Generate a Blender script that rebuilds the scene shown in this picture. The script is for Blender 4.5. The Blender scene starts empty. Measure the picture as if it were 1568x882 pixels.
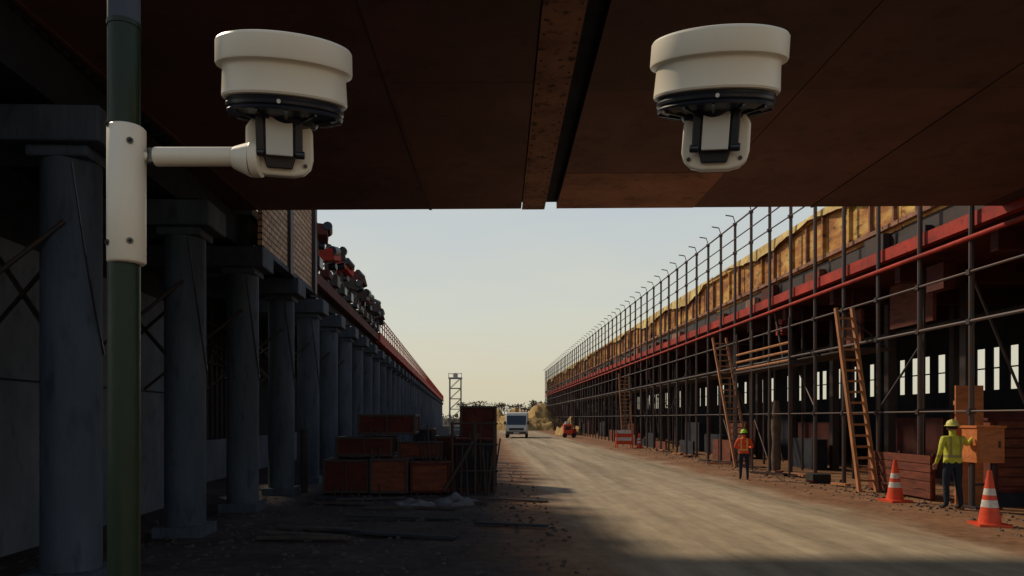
import bpy, bmesh, math, random
from mathutils import Vector, Matrix, Euler
random.seed(7)
sc=bpy.context.scene
sc.view_settings.view_transform='Standard'
sc.view_settings.look='None'
sc.view_settings.exposure=0
R=math.radians
# ---------------------------------------------------------------- materials
def mat(name,c1,c2=None,scale=4,rough=.75,metal=0,bump=0,bscale=30,stretch=(1,1,1),lo=.35,hi=.65,c3=None,detail=8,spec=.3,speck=0):
    m=bpy.data.materials.new(name); m.use_nodes=True
    nt=m.node_tree; N=nt.nodes; L=nt.links
    b=N['Principled BSDF']; b.inputs['Roughness'].default_value=rough; b.inputs['Metallic'].default_value=metal
    b.inputs['Specular IOR Level'].default_value=spec
    tc=N.new('ShaderNodeTexCoord'); mp=N.new('ShaderNodeMapping'); mp.inputs['Scale'].default_value=stretch
    L.new(tc.outputs['Object'],mp.inputs['Vector'])
    if c2 is None: c2=tuple(v*.75 for v in c1)
    n=N.new('ShaderNodeTexNoise'); n.inputs['Scale'].default_value=scale; n.inputs['Detail'].default_value=detail; n.inputs['Roughness'].default_value=.62
    L.new(mp.outputs[0],n.inputs['Vector'])
    r=N.new('ShaderNodeValToRGB'); e=r.color_ramp.elements
    e[0].position=lo; e[0].color=(*c1,1); e[1].position=hi; e[1].color=(*c2,1)
    if c3:
        k=r.color_ramp.elements.new((lo+hi)/2); k.color=(*c3,1)
    L.new(n.outputs['Fac'],r.inputs[0])
    out=r.outputs[0]
    if speck>0:
        v=N.new('ShaderNodeTexNoise'); v.inputs['Scale'].default_value=scale*5; v.inputs['Detail'].default_value=4
        L.new(mp.outputs[0],v.inputs['Vector'])
        mr=N.new('ShaderNodeMapRange'); mr.inputs[1].default_value=.56; mr.inputs[2].default_value=.70; mr.inputs[3].default_value=0; mr.inputs[4].default_value=speck
        L.new(v.outputs['Fac'],mr.inputs[0])
        mx=N.new('ShaderNodeMixRGB'); mx.inputs[2].default_value=(c2[0]*.25,c2[1]*.25,c2[2]*.25,1)
        L.new(mr.outputs[0],mx.inputs[0]); L.new(out,mx.inputs[1]); out=mx.outputs[0]
    L.new(out,b.inputs['Base Color'])
    if bump>0:
        n2=N.new('ShaderNodeTexNoise'); n2.inputs['Scale'].default_value=bscale; n2.inputs['Detail'].default_value=6
        L.new(mp.outputs[0],n2.inputs['Vector'])
        bp=N.new('ShaderNodeBump'); bp.inputs['Strength'].default_value=bump; bp.inputs['Distance'].default_value=.05
        L.new(n2.outputs['Fac'],bp.inputs['Height']); L.new(bp.outputs[0],b.inputs['Normal'])
    return m
M={}
M['concrete']=mat('blue_grey_concrete',(.072,.092,.125),(.036,.046,.066),1.3,.8,bump=.3,bscale=14,stretch=(1,1,.3),speck=.45)
M['wallc']=mat('grey_panel_concrete',(.15,.17,.21),(.085,.10,.125),1.1,.85,bump=.3,bscale=10,stretch=(1,1,.5),speck=.3)
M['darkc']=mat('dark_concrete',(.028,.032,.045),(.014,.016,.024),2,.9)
M['steel']=mat('dark_steel',(.04,.04,.048),(.07,.04,.03),5,.55,.3)
M['steelb']=mat('grey_scaffold_steel',(.075,.075,.085),(.11,.06,.04),5,.5,.4)
M['black']=mat('black_plastic',(.009,.011,.018),(.014,.016,.024),8,.35,spec=.5)
M['rust']=mat('rusty_red_plate',(.185,.085,.07),(.12,.056,.047),.7,.7,bump=.12,bscale=12,speck=.3)
M['rust2']=mat('rusty_brown_plate',(.145,.070,.06),(.092,.046,.042),.6,.75,bump=.12,bscale=12,speck=.3)
M['rustd']=mat('dark_rusty_plate',(.075,.038,.037),(.045,.025,.025),.6,.75,bump=.12,bscale=12,speck=.3)
M['rust3']=mat('light_rust_plate',(.44,.21,.135),(.24,.11,.078),1.0,.75,bump=.15,bscale=12,speck=.45)
M['flange']=mat('flange_rust',(.36,.17,.105),(.17,.075,.05),1.6,.7,bump=.3,bscale=10,speck=1)
M['girder']=mat('yellow_rust_girder',(.66,.44,.13),(.12,.045,.02),.8,.75,bump=.4,bscale=8,c3=(.42,.17,.045),stretch=(1,.6,1.6),speck=.8)
M['red']=mat('red_oxide_paint',(.45,.030,.014),(.24,.018,.01),1.2,.65,speck=.5,bump=.1)
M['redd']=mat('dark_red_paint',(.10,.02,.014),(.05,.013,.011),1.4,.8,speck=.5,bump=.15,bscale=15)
M['redbrick']=mat('brown_red_board',(.20,.055,.03),(.10,.03,.02),2,.8,speck=.5,stretch=(1,1,4))
M['orange']=mat('orange_paint',(.62,.20,.055),(.42,.13,.04),3,.7,speck=.4)
M['ply']=mat('orange_plywood',(.55,.20,.08),(.36,.13,.055),3,.8,stretch=(1,1,5),speck=.3)
M['wood']=mat('weathered_wood',(.50,.22,.10),(.28,.12,.05),6,.85,stretch=(1,1,.3))
M['woodd']=mat('dark_wood',(.08,.06,.055),(.04,.032,.03),6,.85)  # darker brown tone of plain wood
M['white']=mat('cream_plastic',(.82,.74,.61),(.76,.69,.56),3,.38,spec=.5,bump=.02,bscale=300)
M['panelg']=mat('light_grey_panel',(.62,.60,.55),(.57,.55,.50),5,.45)
M['green']=mat('dark_green_paint',(.009,.024,.010),(.006,.015,.008),3,.4,stretch=(1,1,.2),bump=.08,bscale=60)
M['screw']=mat('screw_metal',(.12,.11,.10),(.07,.06,.06),20,.35,.8)
M['tarp']=mat('grey_tarpaulin',(.14,.14,.15),(.06,.06,.07),5,.7,bump=.5,bscale=6)
M['cone']=mat('cone_orange',(.75,.085,.03),(.55,.06,.025),4,.5)
M['conew']=mat('reflective_white',(.75,.72,.68),(.5,.47,.43),8,.4)
M['rub']=mat('black_rubber',(.02,.02,.02),(.035,.03,.028),6,.8)
M['mound']=mat('ochre_earth',(.50,.33,.12),(.30,.19,.08),.6,.95,bump=.8,bscale=2)
M['rubble']=mat('rubble_stone',(.20,.14,.10),(.10,.07,.055),3,.95,bump=.5)
M['rubbled']=mat('dark_rubble_stone',(.08,.07,.075),(.04,.035,.035),3,.95,bump=.5)
M['glass']=mat('dark_glass',(.03,.035,.04),(.02,.022,.028),2,.08,spec=.8)
M['vanp']=mat('silver_white_paint',(.66,.63,.57),(.58,.56,.50),2,.35,spec=.5)
M['lamp']=mat('headlamp_lens',(.8,.78,.7),(.7,.68,.6),8,.1,spec=.8)
M['trees']=mat('winter_twigs',(.16,.12,.09),(.10,.08,.06),2,.9)
M['bush']=mat('dry_brush',(.32,.22,.11),(.18,.13,.08),2,.9)
M['drape']=mat('yellow_sheeting',(.76,.62,.26),(.40,.23,.07),1.0,.7,bump=.4,bscale=6,speck=.5)
M['steelt']=mat('pale_galvanised',(.40,.40,.36),(.3,.29,.26),2,.5)
def brickmat():
    m=bpy.data.materials.new('tan_brick'); m.use_nodes=True; nt=m.node_tree;N=nt.nodes;L=nt.links;b=N['Principled BSDF']
    tc=N.new('ShaderNodeTexCoord'); sp=N.new('ShaderNodeSeparateXYZ'); cb=N.new('ShaderNodeCombineXYZ')
    L.new(tc.outputs['Object'],sp.inputs[0]); L.new(sp.outputs[1],cb.inputs[0]); L.new(sp.outputs[2],cb.inputs[1])
    br=N.new('ShaderNodeTexBrick'); br.inputs['Color1'].default_value=(.62,.42,.27,1); br.inputs['Color2'].default_value=(.42,.27,.17,1)
    br.inputs['Mortar'].default_value=(.12,.08,.06,1); br.inputs['Scale'].default_value=1; br.inputs['Brick Width'].default_value=.34
    br.inputs['Row Height'].default_value=.14; br.inputs['Mortar Size'].default_value=.02
    L.new(cb.outputs[0],br.inputs['Vector']); L.new(br.outputs['Color'],b.inputs['Base Color']); b.inputs['Roughness'].default_value=.9
    bp=N.new('ShaderNodeBump'); bp.inputs['Strength'].default_value=.8; bp.inputs['Distance'].default_value=.02; bp.invert=True
    L.new(br.outputs['Fac'],bp.inputs['Height']); L.new(bp.outputs[0],b.inputs['Normal'])
    return m
M['brick']=brickmat()
# ---------------------------------------------------------------- mesh builder
class MB:
    def __init__(s): s.v=[];s.f=[];s.m=[];s.mats=[]
    def mi(s,k):
        if k not in s.mats: s.mats.append(k)
        return s.mats.index(k)
    def add(s,vs,fs,k):
        o=len(s.v); s.v+=[tuple(v) for v in vs]; i=s.mi(k)
        for f in fs: s.f.append(tuple(o+a for a in f)); s.m.append(i)
    def box(s,x0,x1,y0,y1,z0,z1,k,mx=None):
        vs=[Vector((x,y,z)) for z in (z0,z1) for y in (y0,y1) for x in (x0,x1)]
        if mx: vs=[mx@v for v in vs]
        s.add(vs,[(0,2,3,1),(4,5,7,6),(0,1,5,4),(2,6,7,3),(0,4,6,2),(1,3,7,5)],k)
    def tube(s,p,q,r,k,n=8,r2=None):
        p=Vector(p);q=Vector(q);d=(q-p)
        if d.length<1e-6:return
        rot=d.to_track_quat('Z','Y').to_matrix(); r2=r if r2 is None else r2
        vs=[];
        for c,rr in ((p,r),(q,r2)):
            for i in range(n):
                a=2*math.pi*i/n; vs.append(c+rot@Vector((rr*math.cos(a),rr*math.sin(a),0)))
        fs=[(i,(i+1)%n,n+(i+1)%n,n+i) for i in range(n)]+[tuple(range(n-1,-1,-1)),tuple(range(n,2*n))]
        s.add(vs,fs,k)
    def beam(s,p,q,w,h,k):
        p=Vector(p);q=Vector(q);d=q-p;L=d.length
        rot=d.to_track_quat('Z','Y').to_matrix().to_4x4(); mx=Matrix.Translation(p)@rot
        s.box(-w/2,w/2,-h/2,h/2,0,L,k,mx)
    def lathe(s,prof,k,n=64,mx=None,ks=None):
        vs=[]
        for (r,z) in prof:
            for i in range(n):
                a=2*math.pi*i/n; v=Vector((r*math.cos(a),r*math.sin(a),z)); vs.append(mx@v if mx else v)
        o=len(s.v); s.v+=[tuple(v) for v in vs]
        for j in range(len(prof)-1):
            kk=s.mi(ks[j] if ks else k)
            for i in range(n):
                s.f.append((o+j*n+i,o+j*n+(i+1)%n,o+(j+1)*n+(i+1)%n,o+(j+1)*n+i)); s.m.append(kk)
    def ext(s,poly,y0,y1,k,mx=None,axis='y'):
        n=len(poly)
        if axis=='y': vs=[Vector((a,y0,b)) for a,b in poly]+[Vector((a,y1,b)) for a,b in poly]
        else: vs=[Vector((y0,a,b)) for a,b in poly]+[Vector((y1,a,b)) for a,b in poly]
        if mx: vs=[mx@v for v in vs]
        fs=[(i,(i+1)%n,n+(i+1)%n,n+i) for i in range(n)]+[tuple(range(n-1,-1,-1)),tuple(range(n,2*n))]
        s.add(vs,fs,k)
    def build(s,name,parent=None,bevel=0,smooth=False,seg=2,autos=None):
        me=bpy.data.meshes.new(name); me.from_pydata(s.v,[],s.f)
        for k in s.mats: me.materials.append(M[k])
        me.polygons.foreach_set('material_index',s.m)
        bm=bmesh.new(); bm.from_mesh(me); bmesh.ops.recalc_face_normals(bm,faces=bm.faces); bm.to_mesh(me); bm.free()
        if smooth: 
            me.polygons.foreach_set('use_smooth',[True]*len(me.polygons))
            me.set_sharp_from_angle(angle=R(autos or 32))
        o=bpy.data.objects.new(name,me); sc.collection.objects.link(o)
        if bevel:
            b=o.modifiers.new('bevel','BEVEL'); b.width=bevel; b.segments=seg; b.limit_method='ANGLE'; b.angle_limit=R(35)
        if parent: o.parent=parent
        return o
def root(name,loc=(0,0,0),rz=0,rot=None):
    e=bpy.data.objects.new(name,None); sc.collection.objects.link(e); e.location=loc
    e.rotation_euler=rot if rot else (0,0,rz); e.empty_display_size=.2
    return e
# ---------------------------------------------------------------- world / sun / camera
SAZ=Vector((-.75,.66,0)).normalized(); EL=40
w=bpy.data.worlds.new("World"); sc.world=w; w.use_nodes=True
N=w.node_tree.nodes; L=w.node_tree.links; bg=N['Background']; bg.inputs[1].default_value=.1
sky=N.new('ShaderNodeTexSky'); sky.sky_type='NISHITA'; sky.sun_disc=False; sky.sun_elevation=R(EL); sky.sun_rotation=math.atan2(SAZ.x,SAZ.y)%(2*math.pi)
sky.dust_density=4; sky.air_density=1.2
tc=N.new('ShaderNodeTexCoord'); sp=N.new('ShaderNodeSeparateXYZ'); L.new(tc.outputs['Generated'],sp.inputs[0])
nz=N.new('ShaderNodeTexNoise'); nz.inputs['Scale'].default_value=2.2; nz.inputs['Detail'].default_value=6
mpw=N.new('ShaderNodeMapping'); mpw.inputs['Scale'].default_value=(1,1,5); L.new(tc.outputs['Generated'],mpw.inputs[0]); L.new(mpw.outputs[0],nz.inputs['Vector'])
ma=N.new('ShaderNodeMath'); ma.operation='MULTIPLY_ADD'; ma.inputs[1].default_value=.26; L.new(nz.outputs['Fac'],ma.inputs[0]); 
ms=N.new('ShaderNodeMath'); ms.operation='SUBTRACT'; ms.inputs[1].default_value=.13; L.new(sp.outputs[2],ma.inputs[2]); L.new(ma.outputs[0],ms.inputs[0])
rp=N.new('ShaderNodeValToRGB'); cr=rp.color_ramp
cr.elements[0].position=0; cr.elements[0].color=(.60,.55,.39,1)
cr.elements[1].position=1; cr.elements[1].color=(.085,.12,.185,1)
for p,c in ((.07,(.60,.57,.43)),(.16,(.58,.59,.49)),(.29,(.48,.53,.54)),(.5,(.20,.26,.33))):
    e=cr.elements.new(p); e.color=(*c,1)
L.new(ms.outputs[0],rp.inputs[0])
sc10=N.new('ShaderNodeMixRGB'); sc10.blend_type='MULTIPLY'; sc10.inputs[0].default_value=1; sc10.inputs[2].default_value=(11,11,11.4,1); L.new(rp.outputs[0],sc10.inputs[1])
mx=N.new('ShaderNodeMixRGB'); mx.inputs[0].default_value=.95; L.new(sky.outputs[0],mx.inputs[1]); L.new(sc10.outputs[0],mx.inputs[2])
L.new(mx.outputs[0],bg.inputs[0])
sd=bpy.data.lights.new('sun','SUN'); sd.energy=2.9; sd.angle=R(4); sd.color=(1,.83,.60)
so=bpy.data.objects.new('sun',sd); sc.collection.objects.link(so)
sdir=Vector((SAZ.x*math.cos(R(EL)),SAZ.y*math.cos(R(EL)),math.sin(R(EL)))); so.rotation_euler=sdir.to_track_quat('Z','Y').to_euler()
cd=bpy.data.cameras.new('camera'); co=bpy.data.objects.new('camera',cd); sc.collection.objects.link(co); sc.camera=co
cd.sensor_width=36; cd.lens=36*1100/1568; cd.shift_x=39/1568; cd.shift_y=199/1568; cd.clip_end=5000; cd.clip_start=.05
co.location=(0,0,2); co.rotation_euler=(R(90),0,0)
# ---------------------------------------------------------------- ground & road
def groundmat(name,road):
    m=bpy.data.materials.new(name); m.use_nodes=True; nt=m.node_tree;N=nt.nodes;L=nt.links;b=N['Principled BSDF']; b.inputs['Roughness'].default_value=.92; b.inputs['Specular IOR Level'].default_value=.12
    tc=N.new('ShaderNodeTexCoord')
    def noise(s,st=(1,1,1),d=8):
        mp=N.new('ShaderNodeMapping'); mp.inputs['Scale'].default_value=st; L.new(tc.outputs['Object'],mp.inputs[0])
        n=N.new('ShaderNodeTexNoise'); n.inputs['Scale'].default_value=s; n.inputs['Detail'].default_value=d; n.inputs['Roughness'].default_value=.65; L.new(mp.outputs[0],n.inputs['Vector']); return n.outputs['Fac']
    def ramp(f,a,b_,lo,hi):
        r=N.new('ShaderNodeValToRGB'); r.color_ramp.elements[0].position=lo; r.color_ramp.elements[0].color=(*a,1); r.color_ramp.elements[1].position=hi; r.color_ramp.elements[1].color=(*b_,1); L.new(f,r.inputs[0]); return r.outputs[0]
    def edge(center):
        s=N.new('ShaderNodeSeparateXYZ'); L.new(tc.outputs['Object'],s.inputs[0])
        a=N.new('ShaderNodeMath'); a.operation='SUBTRACT'; a.inputs[1].default_value=center; L.new(s.outputs[0],a.inputs[0])
        return a.outputs[0]
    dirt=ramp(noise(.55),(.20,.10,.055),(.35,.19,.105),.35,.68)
    shade=ramp(noise(.8),(.040,.033,.036),(.09,.070,.067),.35,.7)  # viaduct shade painted into the dirt colour on the left side
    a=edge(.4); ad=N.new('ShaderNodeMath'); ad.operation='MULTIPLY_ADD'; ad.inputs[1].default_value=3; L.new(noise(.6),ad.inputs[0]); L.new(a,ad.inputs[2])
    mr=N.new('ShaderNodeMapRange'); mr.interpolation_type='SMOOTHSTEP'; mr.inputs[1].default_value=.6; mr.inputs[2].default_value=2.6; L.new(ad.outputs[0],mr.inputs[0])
    md=N.new('ShaderNodeMixRGB'); L.new(mr.outputs[0],md.inputs[0]); L.new(shade,md.inputs[1]); L.new(dirt,md.inputs[2])
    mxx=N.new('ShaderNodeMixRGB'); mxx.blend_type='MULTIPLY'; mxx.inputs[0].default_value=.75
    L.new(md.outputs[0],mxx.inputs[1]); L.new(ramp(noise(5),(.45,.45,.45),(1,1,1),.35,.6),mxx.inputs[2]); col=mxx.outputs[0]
    if road:
        rc=ramp(noise(.45,(2.4,.10,1),5),(.27,.215,.15),(.48,.385,.27),.36,.62)
        m2=N.new('ShaderNodeMixRGB'); m2.blend_type='MULTIPLY'; m2.inputs[0].default_value=.55; L.new(rc,m2.inputs[1]); L.new(ramp(noise(2.2,(1.2,.6,1)),(.6,.6,.6),(1,1,1),.35,.6),m2.inputs[2])
        a=edge(4.65); ab=N.new('ShaderNodeMath'); ab.operation='ABSOLUTE'; L.new(a,ab.inputs[0])
        ad=N.new('ShaderNodeMath'); ad.operation='MULTIPLY_ADD'; ad.inputs[1].default_value=2.6; L.new(noise(.9,(1,.4,1)),ad.inputs[0]); L.new(ab.outputs[0],ad.inputs[2])
        mr=N.new('ShaderNodeMapRange'); mr.interpolation_type='SMOOTHSTEP'; mr.inputs[1].default_value=3.4; mr.inputs[2].default_value=5.1; L.new(ad.outputs[0],mr.inputs[0])
        m3=N.new('ShaderNodeMixRGB'); L.new(mr.outputs[0],m3.inputs[0]); L.new(m2.outputs[0],m3.inputs[1]); L.new(col,m3.inputs[2]); col=m3.outputs[0]
    L.new(col,b.inputs['Base Color'])
    bp=N.new('ShaderNodeBump'); bp.inputs['Strength'].default_value=.25 if road else .6; bp.inputs['Distance'].default_value=.05; L.new(noise(7 if road else 5),bp.inputs['Height']); L.new(bp.outputs[0],b.inputs['Normal'])
    return m
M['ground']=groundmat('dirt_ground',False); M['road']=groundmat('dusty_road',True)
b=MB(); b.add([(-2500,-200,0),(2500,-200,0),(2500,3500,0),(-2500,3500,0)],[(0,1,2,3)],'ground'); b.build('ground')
b=MB(); b.add([(.0,-15,.004),(9.4,-15,.004),(9.4,160,.004),(.0,160,.004)],[(0,1,2,3)],'road'); b.build('road')
# ---------------------------------------------------------------- overhead deck
D=root('overhead_bridge_deck',(0,0,0),-math.atan(.02))
b=MB(); YN,YF=6.2,15.4
b.box(-12,20,YN,YF,6.62,7.5,'darkc')
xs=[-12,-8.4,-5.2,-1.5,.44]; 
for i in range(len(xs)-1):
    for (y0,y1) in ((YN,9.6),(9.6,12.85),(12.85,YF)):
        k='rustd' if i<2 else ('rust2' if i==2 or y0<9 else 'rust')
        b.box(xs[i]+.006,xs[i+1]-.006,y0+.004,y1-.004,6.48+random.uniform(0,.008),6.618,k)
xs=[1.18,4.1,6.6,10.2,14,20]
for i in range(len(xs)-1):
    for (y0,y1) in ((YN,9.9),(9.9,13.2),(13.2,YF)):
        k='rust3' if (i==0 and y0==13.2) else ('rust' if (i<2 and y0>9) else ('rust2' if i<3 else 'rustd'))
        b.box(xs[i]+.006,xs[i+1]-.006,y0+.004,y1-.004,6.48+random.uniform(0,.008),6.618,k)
b.build('deck_plates',D)
b=MB(); b.box(.45,.93,YN,YF-.01,6.46,6.475,'flange'); b.box(.66,.70,YN,YF-.02,6.475,6.62,'rust2')
for i in range(30):
    y=YN+.3+i*.31
    if y<YF-.1: b.tube((.50,y,6.447),(.50,y,6.461),.014,'rust2',6); b.tube((.88,y,6.447),(.88,y,6.461),.014,'rust2',6)
b.box(-1.54,-1.48,YN,YF-.01,6.46,6.479,'rust2'); b.box(-5.23,-5.17,YN,YF-.01,6.46,6.479,'rust2'); b.box(6.57,6.62,YN,YF-.01,6.465,6.479,'rust2')
b.build('centre_girder',D)
b=MB()
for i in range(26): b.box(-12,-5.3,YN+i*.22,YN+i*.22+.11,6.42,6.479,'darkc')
b.build('corrugated_soffit',D)
# ---------------------------------------------------------------- left viaduct
V=root('viaduct_under_construction',(0,0,0),math.atan(.036))
CX=-4.72
b=MB()
ys=[5.4,8.9,12.5]+[15.75+3.35*i for i in range(0,48)]
for i,y in enumerate(ys):
    n=32 if i<9 else 12
    b.tube((CX,y,.18),(CX,y,5.08),.335,'concrete',n)
    b.box(CX-.40,CX+.40,y-.40,y+.40,0,.18,'concrete')
    for z in (1.75,3.4): b.tube((CX,y,z),(CX,y,z+.02),.339,'concrete',n)
b.build('columns',V,smooth=True)
b=MB()
for y in ys:
    b.box(CX-1.9,CX+.55,y-.46,y+.46,5.2,5.62,'concrete'); b.box(CX-.36,CX+.36,y-.35,y+.35,5.06,5.2,'concrete')
    b.box(CX-.05,CX+.3,y-.2,y+.2,5.62,5.72,'black')
b.build('pier_caps',V,bevel=.03)
b=MB()
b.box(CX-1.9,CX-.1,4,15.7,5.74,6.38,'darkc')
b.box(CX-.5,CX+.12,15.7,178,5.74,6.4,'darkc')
b.box(-10,CX+.2,15.75,178,6.41,6.6,'concrete')
b.build('beams_and_slab',V)
b=MB()
b.box(-4.40,-4.30,15.75,18.0,5.75,8.2,'brick'); b.box(-4.40,-4.30,18.35,20.9,5.75,8.1,'brick')
b.box(-4.46,-4.22,18.02,18.32,5.6,8.6,'steel'); b.box(-4.46,-4.2,20.95,21.2,5.6,8.5,'steel')
b.box(-4.5,-4.27,15.75,21,5.62,5.74,'concrete')
b.build('brick_parapet',V)
b=MB()
b.box(-4.5,-4.3,21.3,38,6.05,6.4,'redd')
for i in range(11):
    y=21.9+i*1.55; h=7.35+random.uniform(-.2,.35)
    b.tube((-4.35,y,6.4),(-4.35,y,h),.07,'steel',8); b.tube((-4.9,y+.4,6.6),(-4.9,y+.4,h),.05,'steel',8)
    mxr=Matrix.Translation((-4.35,y+.1,h))@Euler((random.uniform(-.4,.4),random.uniform(-.45,.45),random.uniform(-.5,.5))).to_matrix().to_4x4()
    q=random.uniform(.8,1.25)
    b.box(-.36*q,.33*q,-.33*q,.33*q,-.18,.2*q,random.choice(['redd','redd','steel','red']),mxr)
    b.tube(mxr@Vector((.3,-.35,.12)),mxr@Vector((.3,.1,.12)),.15*q,'black',12)
    b.tube(mxr@Vector((-.05,.1,-.35)),mxr@Vector((.25,.1,-.35)),.12,'black',10)
    b.tube(mxr@Vector((-.25,0,.2)),mxr@Vector((-.1,0,.45*q)),.09,'steel',10)
    b.box(-4.5,-4.2,y-.3,y+.25,6.5,6.5+random.uniform(.12,.5),random.choice(['redd','steel','black']))
    b.beam((-4.3,y,6.45),(-4.3,y+1.4,7.0),.05,.05,'steel')
b.build('formwork_brackets',V,bevel=.03)
b=MB()
b.box(-4.5,-4.22,38,178,6.0,6.5,'red')
y=38
while y<178:
    b.tube((-4.25,y,6.4),(-4.25,y,7.35),.03,'red',5); y+=1.2
for z in (6.85,7.1,7.33): b.tube((-4.25,38,z),(-4.25,178,z),.028,'red',5)
b.build('red_railing',V)
b=MB()
for i in range(7):
    y0=3+i*2.25; b.box(-6.75,-6.6,y0+.01,y0+2.24,0,4.6+.0,'wallc')
b.box(-6.62,-6.58,3,18.7,2.55,2.58,'darkc')
b.box(-6.95,-6.8,3,18.8,0,6.4,'darkc')
b.box(-9.2,-9.0,25,178,0,6.4,'darkc'); b.box(-9.2,-9.0,18.8,25,0,3.6,'darkc')
b.box(-8.0,-7.9,20,178,0,1.3,'wallc')
b.build('rear_wall',V)
b=MB()
for y in ys[:10]:
    b.tube((CX-.25,y,3.0),(-6.6,y+1.6,4.3),.035,'steel'); b.tube((CX-.25,y,3.9),(-6.6,y+1.3,3.1),.03,'steel')
    b.tube((CX+.1,y-.34,4.3),(-6.6,y-.5,2.6),.03,'steel')
for i in range(26):
    y=19.2+i*.5; b.tube((-8.8,y,0),(-8.8,y,6.4),.05,'steel',6); b.tube((-8.8,y,3.4+random.random()),(-8.8,y+1.2,4.6+random.random()),.04,'steel',6)
for z in (3.9,4.5,5.3): b.tube((-8.7,19,z),(-8.7,33,z),.05,'steel',6)
b.build('bracing',V)
b=MB()
for y in ys[1:6]:
    pts=[Vector((CX+.345*math.sin(.5+t*1.4)+.0,y-.345*math.cos(.5+t*1.4),5.0-2.2*t-.5*math.sin(t*3.1))) for t in [i/10 for i in range(11)]]
    for p,q in zip(pts,pts[1:]): b.tube(p,q,.014,'black',5)
b.build('cables',V)
# ---------------------------------------------------------------- right building
B=root('construction_building')
X0=10.8; Y0,Y1=12.2,132
b=MB(); y=Y0; posts=[]
while y<Y1: posts.append(y); y+=1.9
for i,y in enumerate(posts):
    j=random.uniform(-.05,.05)
    b.tube((X0,y,0),(X0+j*.5,y+j,10.45),.058,'steelb',8 if i<20 else 5)
    if i%2==0: b.tube((X0+1.25,y,0),(X0+1.25,y,6.3),.05,'steel',6)
    b.tube((X0,y,10.45),(X0-.1,y-.02,10.75),.02,'steelb',5); b.tube((X0-.1,y,10.75),(X0-.42,y,10.8),.028,'steelb',5)
    for z in (2.15,4.15,5.25,9.15,10.4): b.box(X0-.09,X0+.06,y-.06,y+.06,z-.06,z+.06,'steel')
for z,r in ((10.4,.035),(9.75,.025),(9.15,.025),(5.25,.03),(4.15,.04),(2.15,.022)): b.tube((X0-.05,Y0,z),(X0-.05,Y1,z),r,'steelb',6)
for i in range(0,len(posts)-2,1):
    y=posts[i]
    if i>4 and random.random()<.22: b.tube((X0+.08,y,random.choice([0,2.15])),(X0+.08,y+1.9,random.choice([2.1,4.1])),.028,'steelb',6)
    if random.random()<.5: b.tube((X0,y,random.choice([2.2,4.15,5.2])),(X0+1.25,y,random.choice([2.2,4.15,5.2])),.03,'steel',6)
    if i>3 and random.random()<.3: b.tube((X0+1.3,y,0.2),(X0+1.3,y+1.9,4.1),.028,'steel',6)
b.build('scaffold_frame',B)
b=MB(); y=Y0
while y<Y1:
    l=random.uniform(3.2,4.2)
    b.box(11.1,11.22,y,y+l-.03,7.15+random.uniform(-.08,.04),8.75,'girder')
    b.box(10.98,11.1,y,y+l-.05,8.6,8.78,'girder'); b.box(11.0,11.1,y,y+l-.05,7.2,7.32,'flange')
    for k in range(3): b.box(11.0,11.1,y+k*1.2+.2,y+k*1.2+.28,7.33,8.59,'girder' if random.random()<.5 else 'flange')
    y+=l
b.build('edge_girder',B)
b=MB(); vs=[];fs=[]; nY=340; NK=4
for i in range(nY+1):
    y=Y0+4+(Y1-Y0-4)*i/nY; s=.36+.22*math.sin(i*.21)+.16*math.sin(i*.083+1)+random.uniform(-.04,.04)
    off=.04*math.sin(i*1.1)+random.uniform(-.02,.02)
    for k in range(NK): t=k/(NK-1); vs.append((10.96-off*t-.05*t,y+random.uniform(-.03,.03)*t,8.83-max(s,.06)*t))
on=True
for i in range(nY):
    if random.random()<.05: on=not on
    if on or random.random()<.35:
        for k in range(NK-1): fs.append((i*NK+k,(i+1)*NK+k,(i+1)*NK+k+1,i*NK+k+1))
b.add(vs,fs,'drape'); b.build('sheeting',B,smooth=True,autos=60)
b=MB()
b.box(10.9,11.1,Y0,Y1,6.30,6.62,'red'); b.box(11.14,11.3,Y0,Y1,6.62,7.12,'steel')
b.tube((10.72,Y0,6.0),(10.72,Y1,6.0),.055,'red',10)
y=Y0
while y<Y1:
    if random.random()<.6: b.box(10.93,11.12,y,y+random.uniform(.8,1.7),6.63,random.uniform(6.8,7.1),random.choice(['redd','steel','redbrick','flange']))
    y+=1.9
b.build('red_beam',B)
b=MB()
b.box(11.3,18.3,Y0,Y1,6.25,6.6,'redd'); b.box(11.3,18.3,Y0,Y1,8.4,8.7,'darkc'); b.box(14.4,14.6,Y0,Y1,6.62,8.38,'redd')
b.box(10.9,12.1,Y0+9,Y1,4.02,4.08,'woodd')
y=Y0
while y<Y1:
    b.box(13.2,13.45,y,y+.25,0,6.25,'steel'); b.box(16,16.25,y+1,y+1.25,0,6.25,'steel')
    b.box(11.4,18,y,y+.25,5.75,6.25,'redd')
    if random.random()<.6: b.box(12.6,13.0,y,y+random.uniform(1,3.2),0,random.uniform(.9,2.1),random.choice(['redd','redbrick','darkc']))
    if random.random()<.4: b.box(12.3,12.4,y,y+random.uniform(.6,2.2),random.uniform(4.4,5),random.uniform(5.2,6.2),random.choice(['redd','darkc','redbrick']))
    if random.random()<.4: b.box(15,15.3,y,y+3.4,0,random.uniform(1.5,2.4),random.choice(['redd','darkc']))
    y+=3.8
b.box(14.7,14.8,Y0,Y1,5.0,5.1,'steel')
for i in range(14):
    y=random.uniform(13,30); z=random.choice([4.6,5.3,6.9,7.3]); b.box(11.6,11.9,y,y+random.uniform(.3,.9),z,z+random.uniform(.3,.7),random.choice(['red','redd','redd']))
b.build('floors_and_interior',B)
b=MB()
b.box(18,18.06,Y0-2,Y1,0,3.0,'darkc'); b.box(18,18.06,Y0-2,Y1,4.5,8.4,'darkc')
y=Y0-2
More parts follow.
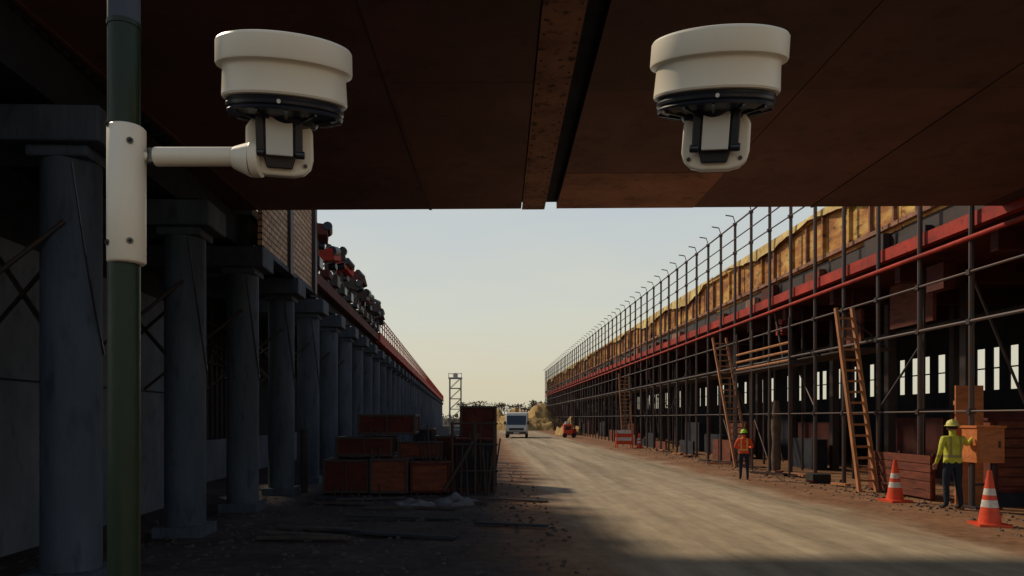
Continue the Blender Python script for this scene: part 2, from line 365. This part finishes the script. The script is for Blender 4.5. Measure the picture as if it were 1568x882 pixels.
while y<Y1:
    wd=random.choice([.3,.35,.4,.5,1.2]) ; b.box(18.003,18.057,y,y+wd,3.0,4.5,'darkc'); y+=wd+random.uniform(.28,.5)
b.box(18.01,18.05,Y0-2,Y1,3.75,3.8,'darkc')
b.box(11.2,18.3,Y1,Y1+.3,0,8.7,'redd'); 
b.build('rear_wall',B)
b=MB()
for z in (3.95,4.25,4.55): b.tube((10.2,24.2,z),(10.2,29.3,z),.045,'wood',6)
for y in (24.2,25.9,27.6,29.3):
    b.tube((10.2,y,0),(10.2,y,5.4),.04,'steelb',8); b.tube((10.2,y,3.9),(10.85,y,3.9),.035,'steelb',6)
b.box(10.15,10.85,24.1,29.4,3.8,3.86,'woodd')
b.build('scaffold_bay',B)
b=MB()
for y0,y1 in ((17.2,20.0),):
    for k in range(5): b.box(10.62,10.68,y0,y1,.06+k*.21,.25+k*.21,'redbrick')
    for y in (y0,y0+1.4,y1-.06): b.box(10.69,10.75,y,y+.07,0,1.15,'redd')
y=33
while y<Y1:
    if random.random()<.5:
        b.box(11.2,11.3,y,y+2.6,0,random.uniform(.4,1.0),random.choice(['redbrick','redd','darkc']))
    y+=3
b.build('low_hoarding',B)
def ladder(base,top,wd=.46,k='wood'):
    e=root('ladder'); b=MB(); p=Vector(base);q=Vector(top); o=Vector((wd/2,0,0))
    b.beam(p-o,q-o,.08,.11,k); b.beam(p+o,q+o,.08,.11,k)
    n=int((q-p).length/.3)
    for i in range(1,n):
        c=p.lerp(q,i/n); b.beam(c-o,c+o,.06,.06,k)
    b.build('rails_and_rungs',e)
ladder((10.3,19.4,0),(10.25,20.6,5.15))
ladder((10.35,29.0,0),(10.5,32.4,5.6),.6)
ladder((10.35,52.6,0),(10.5,55,5.4),.75)
ladder((11.6,27.4,3.9),(11.6,28.4,6.2),.4,'woodd')
e=root('sheeted_post'); b=MB(); pr=[(.16,0),(.19,.5),(.15,1.1),(.19,1.7),(.15,2.3),(.11,2.65),(0.0,2.66)]
b.lathe(pr,'rubble',14,Matrix.Translation((11.0,27.3,0))); b.build('wrapping',e,smooth=True)
# ---------------------------------------------------------------- formwork stack
S=root('formwork_panel_stack')
def crate(b,x0,x1,y0,y1,z0,z1,k,fr='redd'):
    b.box(x0+.03,x1-.03,y0+.03,y1-.03,z0+.02,z1-.02,k)
    t=.07
    for x in (x0,x1-t):
        for y in (y0,y1-t): b.box(x,x+t,y,y+t,z0,z1,fr)
    for z in (z0,z1-t):
        for y in (y0-.003,y1-t+.003): b.box(x0+t,x1-t,y,y+t,z,z+t,fr)
        for x in (x0-.003,x1-t+.003): b.box(x,x+t,y0+t,y1-t,z,z+t,fr)
    n=max(1,int((x1-x0)/.55))
    for i in range(1,n): 
        xx=x0+(x1-x0)*i/n; b.box(xx-.02,xx+.02,y0-.006,y0+.03,z0+t,z1-t,fr)
b=MB()
crate(b,-4.25,-3.05,18.6,19.8,.05,.92,'redd','steel'); crate(b,-3.02,-2.02,18.5,19.6,.05,.95,'redbrick','steel'); crate(b,-1.99,-.95,18.7,19.8,.05,.84,'redbrick','redd')
crate(b,-4.0,-2.5,19.0,20.2,.98,1.5,'redd','steel'); crate(b,-3.45,-1.9,19.2,20.4,1.55,2.1,'redd','steel')
crate(b,-2.1,-1.5,20.5,21.4,.0,1.7,'darkc','steel'); crate(b,-1.47,-.8,20.2,21.2,0,1.5,'redd','steel'); crate(b,-2.45,-1.2,19.85,20.15,.87,1.35,'redbrick','steel')
crate(b,-.85,.25,19.6,20.6,0,1.45,'darkc','redd'); crate(b,-.78,.3,20.9,22.2,.0,2.35,'redd','steel')
b.build('panels',S,bevel=.008,seg=1)
b=MB()
for i in range(30):
    x=random.uniform(-4.2,.2); b.tube((x,18.3+random.random(),0),(x+random.uniform(-.3,.3),19.3,random.uniform(.9,2.1)),.022,'steel',6)
for x in (-.9,-.3,.2): b.tube((x,18.9,0),(x,18.9,1.9),.035,'steel',6)
for z in (.6,1.3,1.85): b.tube((-.95,18.9,z),(.3,18.9,z),.03,'steel',6)
b.tube((-1.1,18.6,.1),(-.2,19,1.6),.04,'steel',6)
b.tube((-4.9,19.3,0),(-4.9,19.3,1.7),.1,'rub',12)
b.build('props',S)
e=root('timber_plank_pile'); b=MB()
for i in range(15):
    x=random.uniform(-4.2,1.0);y=random.uniform(11.5,17.8);a=random.uniform(-.35,.35); 
    mxr=Matrix.Translation((x,y,.03+.0005*i))@Euler((0,random.uniform(-.01,.03),a)).to_matrix().to_4x4()
    l=random.uniform(.4,1.2); b.box(-l,l,-.06,.06,0,.04,random.choice(['woodd','darkc','woodd']),mxr)
b.build('planks',e)
def lumps(name,cx,cy,rx,ry,h,k,n=22,seed=1,child='sheet'):
    random.seed(seed); e=root(name); vs=[];fs=[]
    for i in range(n+1):
        for j in range(n+1):
            u=i/n*2-1;v=j/n*2-1; d=max(0,1-(u*u+v*v)**.5); z=h*(d**.6)*(.55+.6*math.sin(u*5+seed)*math.sin(v*4+seed*2))+random.uniform(0,h*.22)*(d>0)
            vs.append((cx+u*rx,cy+v*ry,max(z,0)-.01+.02*(d>0)))
    for i in range(n):
        for j in range(n): a=i*(n+1)+j; fs.append((a,a+n+1,a+n+2,a+1))
    b=MB(); b.add(vs,fs,k); b.build(child,e,smooth=True,autos=60)
lumps('tarpaulin',-1.65,16.4,.48,.5,.16,'tarp',seed=3); lumps('tarpaulin',-.72,16.9,.55,.6,.2,'tarp',seed=5)
lumps('earth_mound',6.5,122,7.5,8,4.4,'mound',30,seed=9,child='soil'); lumps('earth_mound',2.2,128,4,6,3.5,'mound',30,seed=11,child='soil')
lumps('rubble_heap',9.8,86,1.5,4,2.0,'mound',24,seed=13,child='soil')
random.seed(21)
e=root('rubble'); b=MB()
def rock(x,y,s,k='rubble'):
    vs=[];
    for v in [(-1,-1,0),(1,-1,0),(1,1,0),(-1,1,0),(-.6,-.7,1),(.7,-.5,.9),(.5,.7,1),(-.7,.5,.8)]:
        vs.append((x+v[0]*s*random.uniform(.6,1.1),y+v[1]*s*random.uniform(.6,1.1),v[2]*s*random.uniform(.5,1)))
    b.add(vs,[(0,3,2,1),(4,5,6,7),(0,1,5,4),(1,2,6,5),(2,3,7,6),(3,0,4,7)],k)
for i in range(1000):
    x=random.uniform(-6.5,1.4); y=9+abs(random.gauss(0,9)); rock(x,y,random.uniform(.012,.05)*(1.8 if random.random()<.06 else 1),'rubbled')
for i in range(700):
    x=random.gauss(10.0,.6); y=12+abs(random.gauss(0,18)); rock(x,y,random.uniform(.012,.05))
for i in range(40):
    rock(random.gauss(10.7,.3),random.uniform(22,60),random.uniform(.05,.12))
b.build('stones',e)
e=root('debris_boards'); b=MB()
for i in range(16):
    x=random.uniform(9.9,10.6);y=random.uniform(20.5,44);a=random.uniform(.8,2.2)
    mxr=Matrix.Translation((x,y,.03+.001*i))@Euler((0,.02,a)).to_matrix().to_4x4(); l=random.uniform(.3,1.1); b.box(-l,l,-.09,.09,0,.06,random.choice(['wood','redbrick','steel']),mxr)
b.box(9.95,10.5,21.9,22.4,0,.28,'rub')
b.build('boards',e)
# ---------------------------------------------------------------- cones
def cone(x,y,h=1.0):
    e=root('traffic_cone',(x,y,0),random.uniform(-.3,.3)); b=MB()
    b.ext([(-.27,.0),(.27,.0),(.27,.05),(-.27,.05)],-.27,.27,'cone')
    def r(z): return .19-(z-.05)/(h-.05)*.155
    ks=['cone','conew','cone','conew','cone','cone']
    zs=[.05,.34*h,.47*h,.56*h,.68*h,h-.01,h]
    b.lathe([(r(z),z) for z in zs]+[(.0,h)],'cone',28,ks=ks+['cone']); b.build('body',e,smooth=True,bevel=0)
cone(9.35,13.35,1.02); cone(9.78,17.2,1.0)
e=root('barrier_board',(9.15,47.8,0)); b=MB()
for i in range(4): b.box(-.55,.55,-.03,.03,.25+i*.24,.47+i*.24,'cone' if i%2==0 else 'conew')
for x in (-.5,.5): b.beam((x,-.35,0),(x,0,1.2),.06,.06,'cone'); b.beam((x,.35,0),(x,0,1.2),.06,.06,'cone')
b.build('boards',e)
cone(10.1,47.5,1.0)
e=root('site_machine',(8.3,73,0)); b=MB()
b.box(-.5,.4,-.5,.5,.25,1.35,'cone'); b.box(.4,.8,-.4,.4,.2,.9,'red'); b.box(-.35,.2,-.53,-.5,.8,1.15,'black'); b.tube((-.4,-.55,.24),(-.4,-.4,.24),.24,'rub',14); b.tube((.5,-.55,.24),(.5,-.4,.24),.24,'rub',14); b.box(-.3,.1,-.2,.2,1.35,1.65,'conew')
b.build('body',e,bevel=.05)
e=root('orange_site_cabinet',(10.95,15.85,0)); b=MB()
b.box(-.30,.30,-.25,.25,1.02,1.78,'orange'); b.box(-.33,.33,-.28,.28,1.78,1.83,'orange'); b.box(-.26,.26,-.262,-.25,1.08,1.72,'ply'); b.box(.16,.20,-.285,-.262,1.35,1.5,'steel')
for x in (-.22,.22): b.tube((x,0,0),(x,0,1.02),.045,'steel',10)
b.box(-.3,.3,-.2,.2,.0,.06,'steel'); b.box(-.24,.24,-.03,.03,.5,.56,'steel')
b.build('cabinet',e,bevel=.012)
e=root('plywood_sheet',(11.15,16.6,0)); b=MB(); b.box(-.32,.32,-.02,.02,.0,2.75,'ply'); b.box(-.32,.32,.02,.07,.2,.3,'wood'); b.box(-.32,.32,.02,.07,2.3,2.4,'wood'); b.build('sheet',e)
e=root('red_storage_box'); b=MB(); crate(b,11.55,13.0,16.3,17.4,.3,2.0,'redbrick','redd'); 
for k in range(7): b.box(11.62,12.95,16.315,16.33,.42+k*.22,.46+k*.22,'redd')
b.box(11.5,13.1,16.2,17.5,.0,.3,'darkc'); b.build('box',e,bevel=.01)
# ---------------------------------------------------------------- minibus
e=root('minibus',(2.95,71,0),R(-4)); b=MB()
prof=[(0,.45),(0,1.05),(.12,1.2),(.75,2.3),(1.0,2.55),(4.8,2.6),(5.1,2.4),(5.15,.45)]
b.ext(prof,-1.1,1.1,'vanp',axis='x'); b.build('body',e,bevel=.1,seg=3,smooth=True)
b=MB()
def onw(x0,x1,t0,t1,off,k):
    p=lambda x,t:Vector((x,.12+.63*t,1.2+1.1*t)); nrm=Vector((0,-1.1,.63)).normalized()*off
    vs=[p(x0,t0),p(x1,t0),p(x1,t1),p(x0,t1)]; b.add([v+nrm for v in vs]+[v-nrm for v in vs],[(0,1,2,3),(7,6,5,4),(0,4,5,1),(1,5,6,2),(2,6,7,3),(3,7,4,0)],k)
onw(-.95,.95,.1,.93,.015,'glass')
b.box(-.75,.75,-.03,0.01,.78,1.0,'black'); b.box(-1.0,1.0,-.12,.05,.38,.66,'steelb'); b.box(-.28,.28,-.14,-.12,.45,.58,'conew')
for s in (-1,1):
    b.tube((s*.85,-.035,.88),(s*.85,.02,.88),.13,'lamp',16); b.box(s*1.14-.1,s*1.14+.1,.25,.33,1.35,1.65,'black'); b.box(s*1.06-.03,s*1.06+.03,.3,.34,1.45,1.5,'black')
    b.box(s*1.095-.015,s*1.095+.015,1.0,4.6,1.5,2.2,'glass')
    for y in (.95,4.1): b.tube((s*.85,y,.36),(s*1.09,y,.36),.36,'rub',20); b.tube((s*1.08,y,.36),(s*1.10,y,.36),.2,'steelb',14)
b.build('fittings',e)
# ---------------------------------------------------------------- lattice tower
e=root('scaffold_tower',(-3.9,90,0)); b=MB()
for x in (-.7,.7):
    for y in (-.7,.7): b.tube((x,y,0),(x,y,7.0),.07,'steelt',6)
z=.5
while z<7:
    for y in (-.7,.7): b.tube((-.7,y,z),(.7,y,z),.05,'steelt',5); b.tube((-.7,y,z),(.7,y,z+1.3),.035,'steelt',5)
    for x in (-.7,.7): b.tube((x,-.7,z),(x,.7,z),.05,'steelt',5)
    z+=1.3
b.box(-.85,.85,-.85,.85,6.9,7.05,'steelt')
for x in (-.8,0,.8): b.tube((x,-.8,7.05),(x,-.8,7.6),.04,'steelt',5)
b.tube((-.8,-.8,7.5),(.8,-.8,7.5),.04,'steelt',5); b.tube((0,0,7),(0,0,7.6),.3,'steelt',8)
b.build('lattice',e)
# ---------------------------------------------------------------- distant trees
random.seed(5)
e=root('distant_trees'); b=MB()
def branch(p,d,l,r,dep):
    q=p+d*l; b.tube(p,q,r,'trees',4,r*.6)
    if dep==0:
        for _ in range(3):
            t=q+Vector((random.gauss(0,.5),random.gauss(0,.5),random.uniform(0,.8))); n=Vector((random.gauss(0,.2),random.gauss(0,.2),random.gauss(0,.2))); b.add([q,t,t+n],[(0,1,2)],'trees')
        return
    for _ in range(3):
        dd=(d+Vector((random.gauss(0,.45),random.gauss(0,.45),random.uniform(-.1,.35)))).normalized(); branch(q,dd,l*.7,r*.6,dep-1)
for i in range(34):
    x=-8+i*1.4+random.uniform(-.6,.6); h=random.uniform(1.7,2.7); branch(Vector((x,210+random.uniform(-10,10),0)),Vector((0,0,1)),h,.16,3)
for i in range(2600):
    x=random.uniform(-60,90); y=225+random.uniform(-12,12); z=abs(random.gauss(0,1.5)); p=Vector((x,y,z)); 
    b.add([p,p+Vector((random.gauss(0,.7),0,random.gauss(0,.6))),p+Vector((random.gauss(0,.5),0,random.uniform(.2,1)))],[(0,1,2)],'bush' if random.random()<.5 else 'trees')
b.build('trunks_and_twigs',e)
# ---------------------------------------------------------------- pole + CCTV cameras
s=1.5/1100
e=root('steel_pole'); b=MB(); px=-.757
b.tube((px,1.5,0),(px,1.5,2.818),.0315,'green',40); b.tube((px,1.5,2.818),(px,1.5,6.0),.0315,'concrete',40); b.tube((px,1.5,2.813),(px,1.5,2.823),.0332,'green',40)
b.lathe([(.0,0.03),(.1,.03),(.1,0)],'steel',32,Matrix.Translation((px,1.5,0)))
b.build('shaft',e,smooth=True)
def cctv(loc,tilt,roll,yaw,head_dx=0):
    e=root('security_camera',loc,rot=(R(tilt),R(roll),R(yaw)))
    b=MB()
    P=[(0,47),(60,47),(94,46.5),(98,45),(100,42),(101,14),(100,11),(93,8.5),(91.5,6.5),(91,5),(93.5,-31),(92,-34),(86,-35.5),(60,-35)]
    b.lathe([(r*s,z*s) for r,z in P],'white',128); b.build('housing',e,smooth=True,autos=28)
    b=MB()
    P=[(60,-34),(87,-34.5),(88,-37),(87,-40),(88.5,-42),(88,-46),(85,-48),(87,-51),(86,-54),(70,-59),(66,-57),(50,-61),(46,-68),(30,-72),(0,-72)]
    b.lathe([(r*s,z*s) for r,z in P],'black',96)
    for a in range(0,360,30):
        c=math.cos(R(a));sn=math.sin(R(a)); b.beam((c*50*s,sn*50*s,-61*s),(c*84*s,sn*84*s,-55*s),.006,.008,'black')
    b.build('base_ring',e,smooth=True)
    hd=root('head',(head_dx*s,0,0)); hd.parent=e
    Z=lambda z:(-58+(z+58)*.80)*s
    b=MB()
    pts=[(-40,-62),(-49,-78),(-50,-130),(-46,-146),(-36,-158),(-20,-163),(22,-163),(38,-158),(48,-146),(51,-130),(50,-78),(40,-62)]
    b.ext([(x*s,Z(z)) for x,z in pts],-22*s,34*s,'white'); o=b.build('yoke_shell',hd,bevel=.006,seg=4,smooth=True)
    b=MB(); b.box(-33*s,33*s,-34*s,30*s,Z(-126),Z(-54),'black'); b.ext([(x*s,Z(z)) for x,z in [(-27,-116),(-19,-150),(19,-150),(27,-116)]],-31*s,0,'black')
    for sg in (-1,1):
        b.box((sg*28-6)*s,(sg*28+6)*s,-42*s,-30*s,Z(-126),Z(-56),'black'); b.tube((sg*23*s,-38*s,Z(-124)),(sg*37*s,-38*s,Z(-124)),6*s,'black',14)
    b.build('lens_module',hd,bevel=.0025)
    b=MB(); b.box(-19.5*s,19.5*s,-46*s,-34*s,Z(-128),Z(-58),'panelg'); b.build('front_window',hd,bevel=.002)
    b=MB()
    for x,z in ((-41,-142),(41,-142)): b.tube((x*s*.93,-24.5*s,Z(z)),(x*s*.93,-21*s,Z(z)),3.2*s,'screw',12)
    b.tube((0,-89.5*s,-44*s),(0,-86*s,-44*s),3*s,'panelg',12)
    b.build('screws',hd)
    return e
c1=cctv((-308*s,1.5,2+(640-122)*s),15,-.8,15.5,-10)
c2=cctv((353*s,1.5,2+(640-112)*s),15,4.2,-17.5,5)
bk=root('pole_bracket'); b=MB()
z0,z1=2+(640-405)*s,2+(640-197)*s
b.lathe([(.0,z0),(.034,z0),(.0375,z0+.004),(.0375,z1-.004),(.034,z1),(0,z1)],'white',48,Matrix.Translation((px+.008,1.495,0)))
b.build('clamp_shell',bk,smooth=True,autos=50)
b=MB()
for x,zp in ((-18,199),(16,225),(-18,377),(16,375)):
    zz=2+(640-zp)*s
    dy=-math.sqrt(max(.0375**2-(x*s)**2,0)); nrm=Vector((x*s,dy,0)).normalized(); c=Vector((px+.008,1.495,zz))
    b.tube(c+nrm*.036,c+nrm*.0395,.0068,'screw',16); b.tube(c+nrm*.039,c+nrm*.0425,.0035,'rub',6)
b.build('bolts',bk)
b=MB(); za=2+(640-240)*s; X=lambda p:(p-745)*s
b.tube((X(222),1.5,za),(X(250),1.5,za),.010,'white',24)
b.tube((X(234),1.5,za-.016),(X(234),1.5,za+.016),.012,'screw',20)
b.tube((X(238),1.5,za),(X(376),1.5,za),.0195,'white',40)
b.tube((X(358),1.5,za-.002),(X(386),1.5,za-.006),.022,'white',40,.036)
b.tube((X(386),1.5,za-.006),(X(400),1.5,za-.006),.036,'white',40)
b.build('arm',bk,smooth=True,bevel=.002)
# ---------------------------------------------------------------- people
def vestmat(name,base,stripe,strap=True):
    m=mat(name,base,tuple(v*.7 for v in base),9,.7); nt=m.node_tree;N=nt.nodes;L=nt.links; bs=N['Principled BSDF']
    src=bs.inputs['Base Color'].links[0].from_socket
    tc=N.new('ShaderNodeTexCoord'); sp=N.new('ShaderNodeSeparateXYZ'); L.new(tc.outputs['Object'],sp.inputs[0])
    def mth(op,a,bv=None):
        n=N.new('ShaderNodeMath'); n.operation=op
        if hasattr(a,'links'): L.new(a,n.inputs[0])
        else: n.inputs[0].default_value=a
        if bv is not None:
            if hasattr(bv,'links'): L.new(bv,n.inputs[1])
            else: n.inputs[1].default_value=bv
        return n.outputs[0]
    def band(v,c,w): return mth('LESS_THAN',mth('ABSOLUTE',mth('SUBTRACT',v,c)),w)
    z=sp.outputs[2]; f=band(z,1.06,.028)
    f=mth('MAXIMUM',f,mth('MULTIPLY',band(mth('ABSOLUTE',sp.outputs[0]),.10,.025),mth('GREATER_THAN',z,1.08)))
    mx=N.new('ShaderNodeMixRGB'); L.new(f,mx.inputs[0]); L.new(src,mx.inputs[1]); mx.inputs[2].default_value=(*stripe,1); L.new(mx.outputs[0],bs.inputs['Base Color'])
    return m
M['skin']=mat('skin',(.42,.23,.15),(.36,.19,.12),10,.55)
M['navy']=mat('navy_trousers',(.022,.03,.05),(.012,.018,.032),8,.85,bump=.3)
M['boot']=mat('work_boots',(.03,.022,.018),(.05,.035,.025),8,.7)
M['vy']=vestmat('yellow_hivis',(.62,.62,.07),(.30,.27,.10)); M['vo']=vestmat('orange_hivis',(.85,.10,.03),(.80,.40,.10))
M['hy']=mat('yellow_helmet',(.70,.64,.20),(.64,.58,.16),4,.35); M['hl']=mat('lime_helmet',(.42,.72,.06),(.38,.65,.05),4,.35)
M['hair']=mat('dark_hair',(.03,.02,.015),(.02,.015,.01),20,.8)
def person(name,loc,H,rz,arms,vest,helm,stride=.0,headturn=0):
    e=root(name,loc,rz); sf=H/1.75; e.scale=(sf,)*3
    J={};E=[]
    def jj(n,p,r,par,lab): 
        J[n]=(Vector(p),r if isinstance(r,tuple) else (r,r))
        if par: E.append((par,n,lab))
    jj('pel',(0,0,.95),(.155,.115),None,'')
    jj('sp',(0,0,1.12),(.15,.11),'pel','vest'); jj('ch',(0,.01,1.33),(.175,.12),'sp','vest'); jj('nb',(0,.01,1.455),(.085,.075),'ch','vest')
    jj('nk',(0,-.005,1.52),.055,'nb','skin'); jj('hd',(0,-.015,1.61),(.078,.092),'nk','skin'); jj('ht',(0,-.01,1.69),(.07,.085),'hd','skin')
    for sgn,S_ in ((1,'L'),(-1,'R')):
        st=stride*sgn
        jj('hip'+S_,(.095*sgn,0,.88),(.1,.1),'pel','trou'); jj('th'+S_,(.10*sgn,-.01-st*.25,.68),.088,'hip'+S_,'trou'); jj('kn'+S_,(.105*sgn,-.02-st*.5,.49),.064,'th'+S_,'trou')
        jj('ca'+S_,(.108*sgn,.01-st*.6,.33),.06,'kn'+S_,'trou'); jj('an'+S_,(.11*sgn,.03-st*.9,.10),.046,'ca'+S_,'trou')
        jj('ft'+S_,(.115*sgn,-.05-st*.9,.05),(.045,.042),'an'+S_,'boot'); jj('to'+S_,(.125*sgn,-.17-st*.9,.038),(.04,.032),'ft'+S_,'boot')
        el,wr=[Vector(v) for v in arms[S_]]
        sh=Vector((.2*sgn,.01,1.41)); jj('sh'+S_,sh,.068,'ch','vest'); jj('el'+S_,el,.047,'sh'+S_,'vest'); jj('wr'+S_,wr,.032,'el'+S_,'vest')
        d=(wr-el).normalized(); side=d.cross(Vector((0,0,1)))
        if side.length<.3: side=Vector((0,1,0))
        side.normalize(); dn=side.cross(d).normalized()
        pm=wr+d*.075; jj('pm'+S_,pm,(.034,.024),'wr'+S_,'skin')
        for k,(o,l) in enumerate(((-.03,.07),(-.01,.082),(.011,.077),(.031,.06))):
            a=pm+d*.02+side*o; bq=a+d*l*.55-dn*.008; cq=bq+d*l*.4-dn*.03
            jj(f'f{k}a'+S_,a,.010,'pm'+S_,'skin'); jj(f'f{k}b'+S_,bq,.009,f'f{k}a'+S_,'skin'); jj(f'f{k}c'+S_,cq,.008,f'f{k}b'+S_,'skin')
        a=wr+d*.04-side*.035; jj('tha'+S_,a,.012,'pm'+S_,'skin'); jj('thb'+S_,a+d*.045-side*.02-dn*.012,.010,'tha'+S_,'skin')
    names=list(J); idx={n:i for i,n in enumerate(names)}
    me=bpy.data.meshes.new('sk'); me.from_pydata([J[n][0] for n in names],[(idx[a],idx[c]) for a,c,_ in E],[])
    ob=bpy.data.objects.new('sk',me); sc.collection.objects.link(ob)
    md=ob.modifiers.new('s','SKIN'); md.use_smooth_shade=True
    if not me.skin_vertices:
        bpy.context.view_layer.objects.active=ob; bpy.ops.mesh.customdata_skin_add()
    sv=me.skin_vertices[0].data
    for n in names: sv[idx[n]].radius=J[n][1]; sv[idx[n]].use_root=(n=='pel')
    ob.modifiers.new('ss','SUBSURF').levels=2
    dg=bpy.context.evaluated_depsgraph_get(); dg.update(); m2=bpy.data.meshes.new_from_object(ob.evaluated_get(dg)); bpy.data.objects.remove(ob)
    m2.name=name+'_body'; m2.materials.clear()
    order=['vest','trou','boot','skin']; mats={'vest':vest,'trou':'navy','boot':'boot','skin':'skin'}
    for k in order: m2.materials.append(M[mats[k]])
    segs=[(J[a][0],J[c][0],l,(J[a][1][0]+J[c][1][0])/2) for a,c,l in E]
    for p in m2.polygons:
        c=p.center; best=None
        for a,q,l,r in segs:
            d=q-a; t=max(0,min(1,(c-a).dot(d)/d.length_squared)); ds=(c-(a+d*t)).length-r
            if best is None or ds<best[0]: best=(ds,l)
        l=best[1]
        if l in('vest','trou') and abs(c.x)<.2 and .8<c.z<.93: l='trou'
        elif l=='trou' and c.z>.93: l='vest'
        p.material_index=order.index(l); p.use_smooth=True
    bo=bpy.data.objects.new('body',m2); sc.collection.objects.link(bo); bo.parent=e
    hr=root('head_details',(0,-.012,1.62),headturn); hr.parent=e
    b=MB()
    b.lathe([(.155,.045),(.150,.052),(.122,.058),(.120,.075),(.112,.115),(.085,.15),(.045,.168),(0,.173)],helm,28,Matrix.Diagonal((.92,1.05,1,1)))
    b.box(-.012,.012,-.09,.1,.15,.178,helm); b.ext([(-.08,.045),(.08,.045),(.07,.055),(-.07,.055)],-.19,-.1,helm)
    b.build('helmet',hr,smooth=True)
    b=MB(); b.lathe([(.088,-.02),(.092,.02),(.09,.06)],'hair',20,Matrix.Translation((0,.02,0))); b.build('hair',hr,smooth=True)
    b=MB(); b.ext([(-.008,.01),(.008,.01),(.016,-.03),(-.016,-.03)],-.118,-.085,'skin')
    for sg in(-1,1): b.lathe([(0,-.012),(.011,-.006),(.013,0),(.011,.006),(0,.012)],'hair',10,Matrix.Translation((sg*.033,-.086,.012))); b.box(sg*.082-.008,sg*.082+.008,-.015,.02,-.03,.03,'skin')
    b.box(-.024,.024,-.094,-.082,-.052,-.044,'redbrick'); b.build('face',hr,bevel=.004)
    return e
person('construction_worker',(8.35,23.3,0),1.60,R(165),{'L':((.30,-.02,1.14),(.16,-.26,1.12)),'R':((-.30,-.02,1.14),(-.14,-.27,1.15))},'vo','hl',.12)
person('construction_worker',(10.22,15.75,0),1.92,R(182),{'L':((.28,.04,1.14),(.25,-.12,.93)),'R':((-.34,-.06,1.28),(-.45,.02,1.48))},'vy','hy',.06,R(-30))
print('DONE')
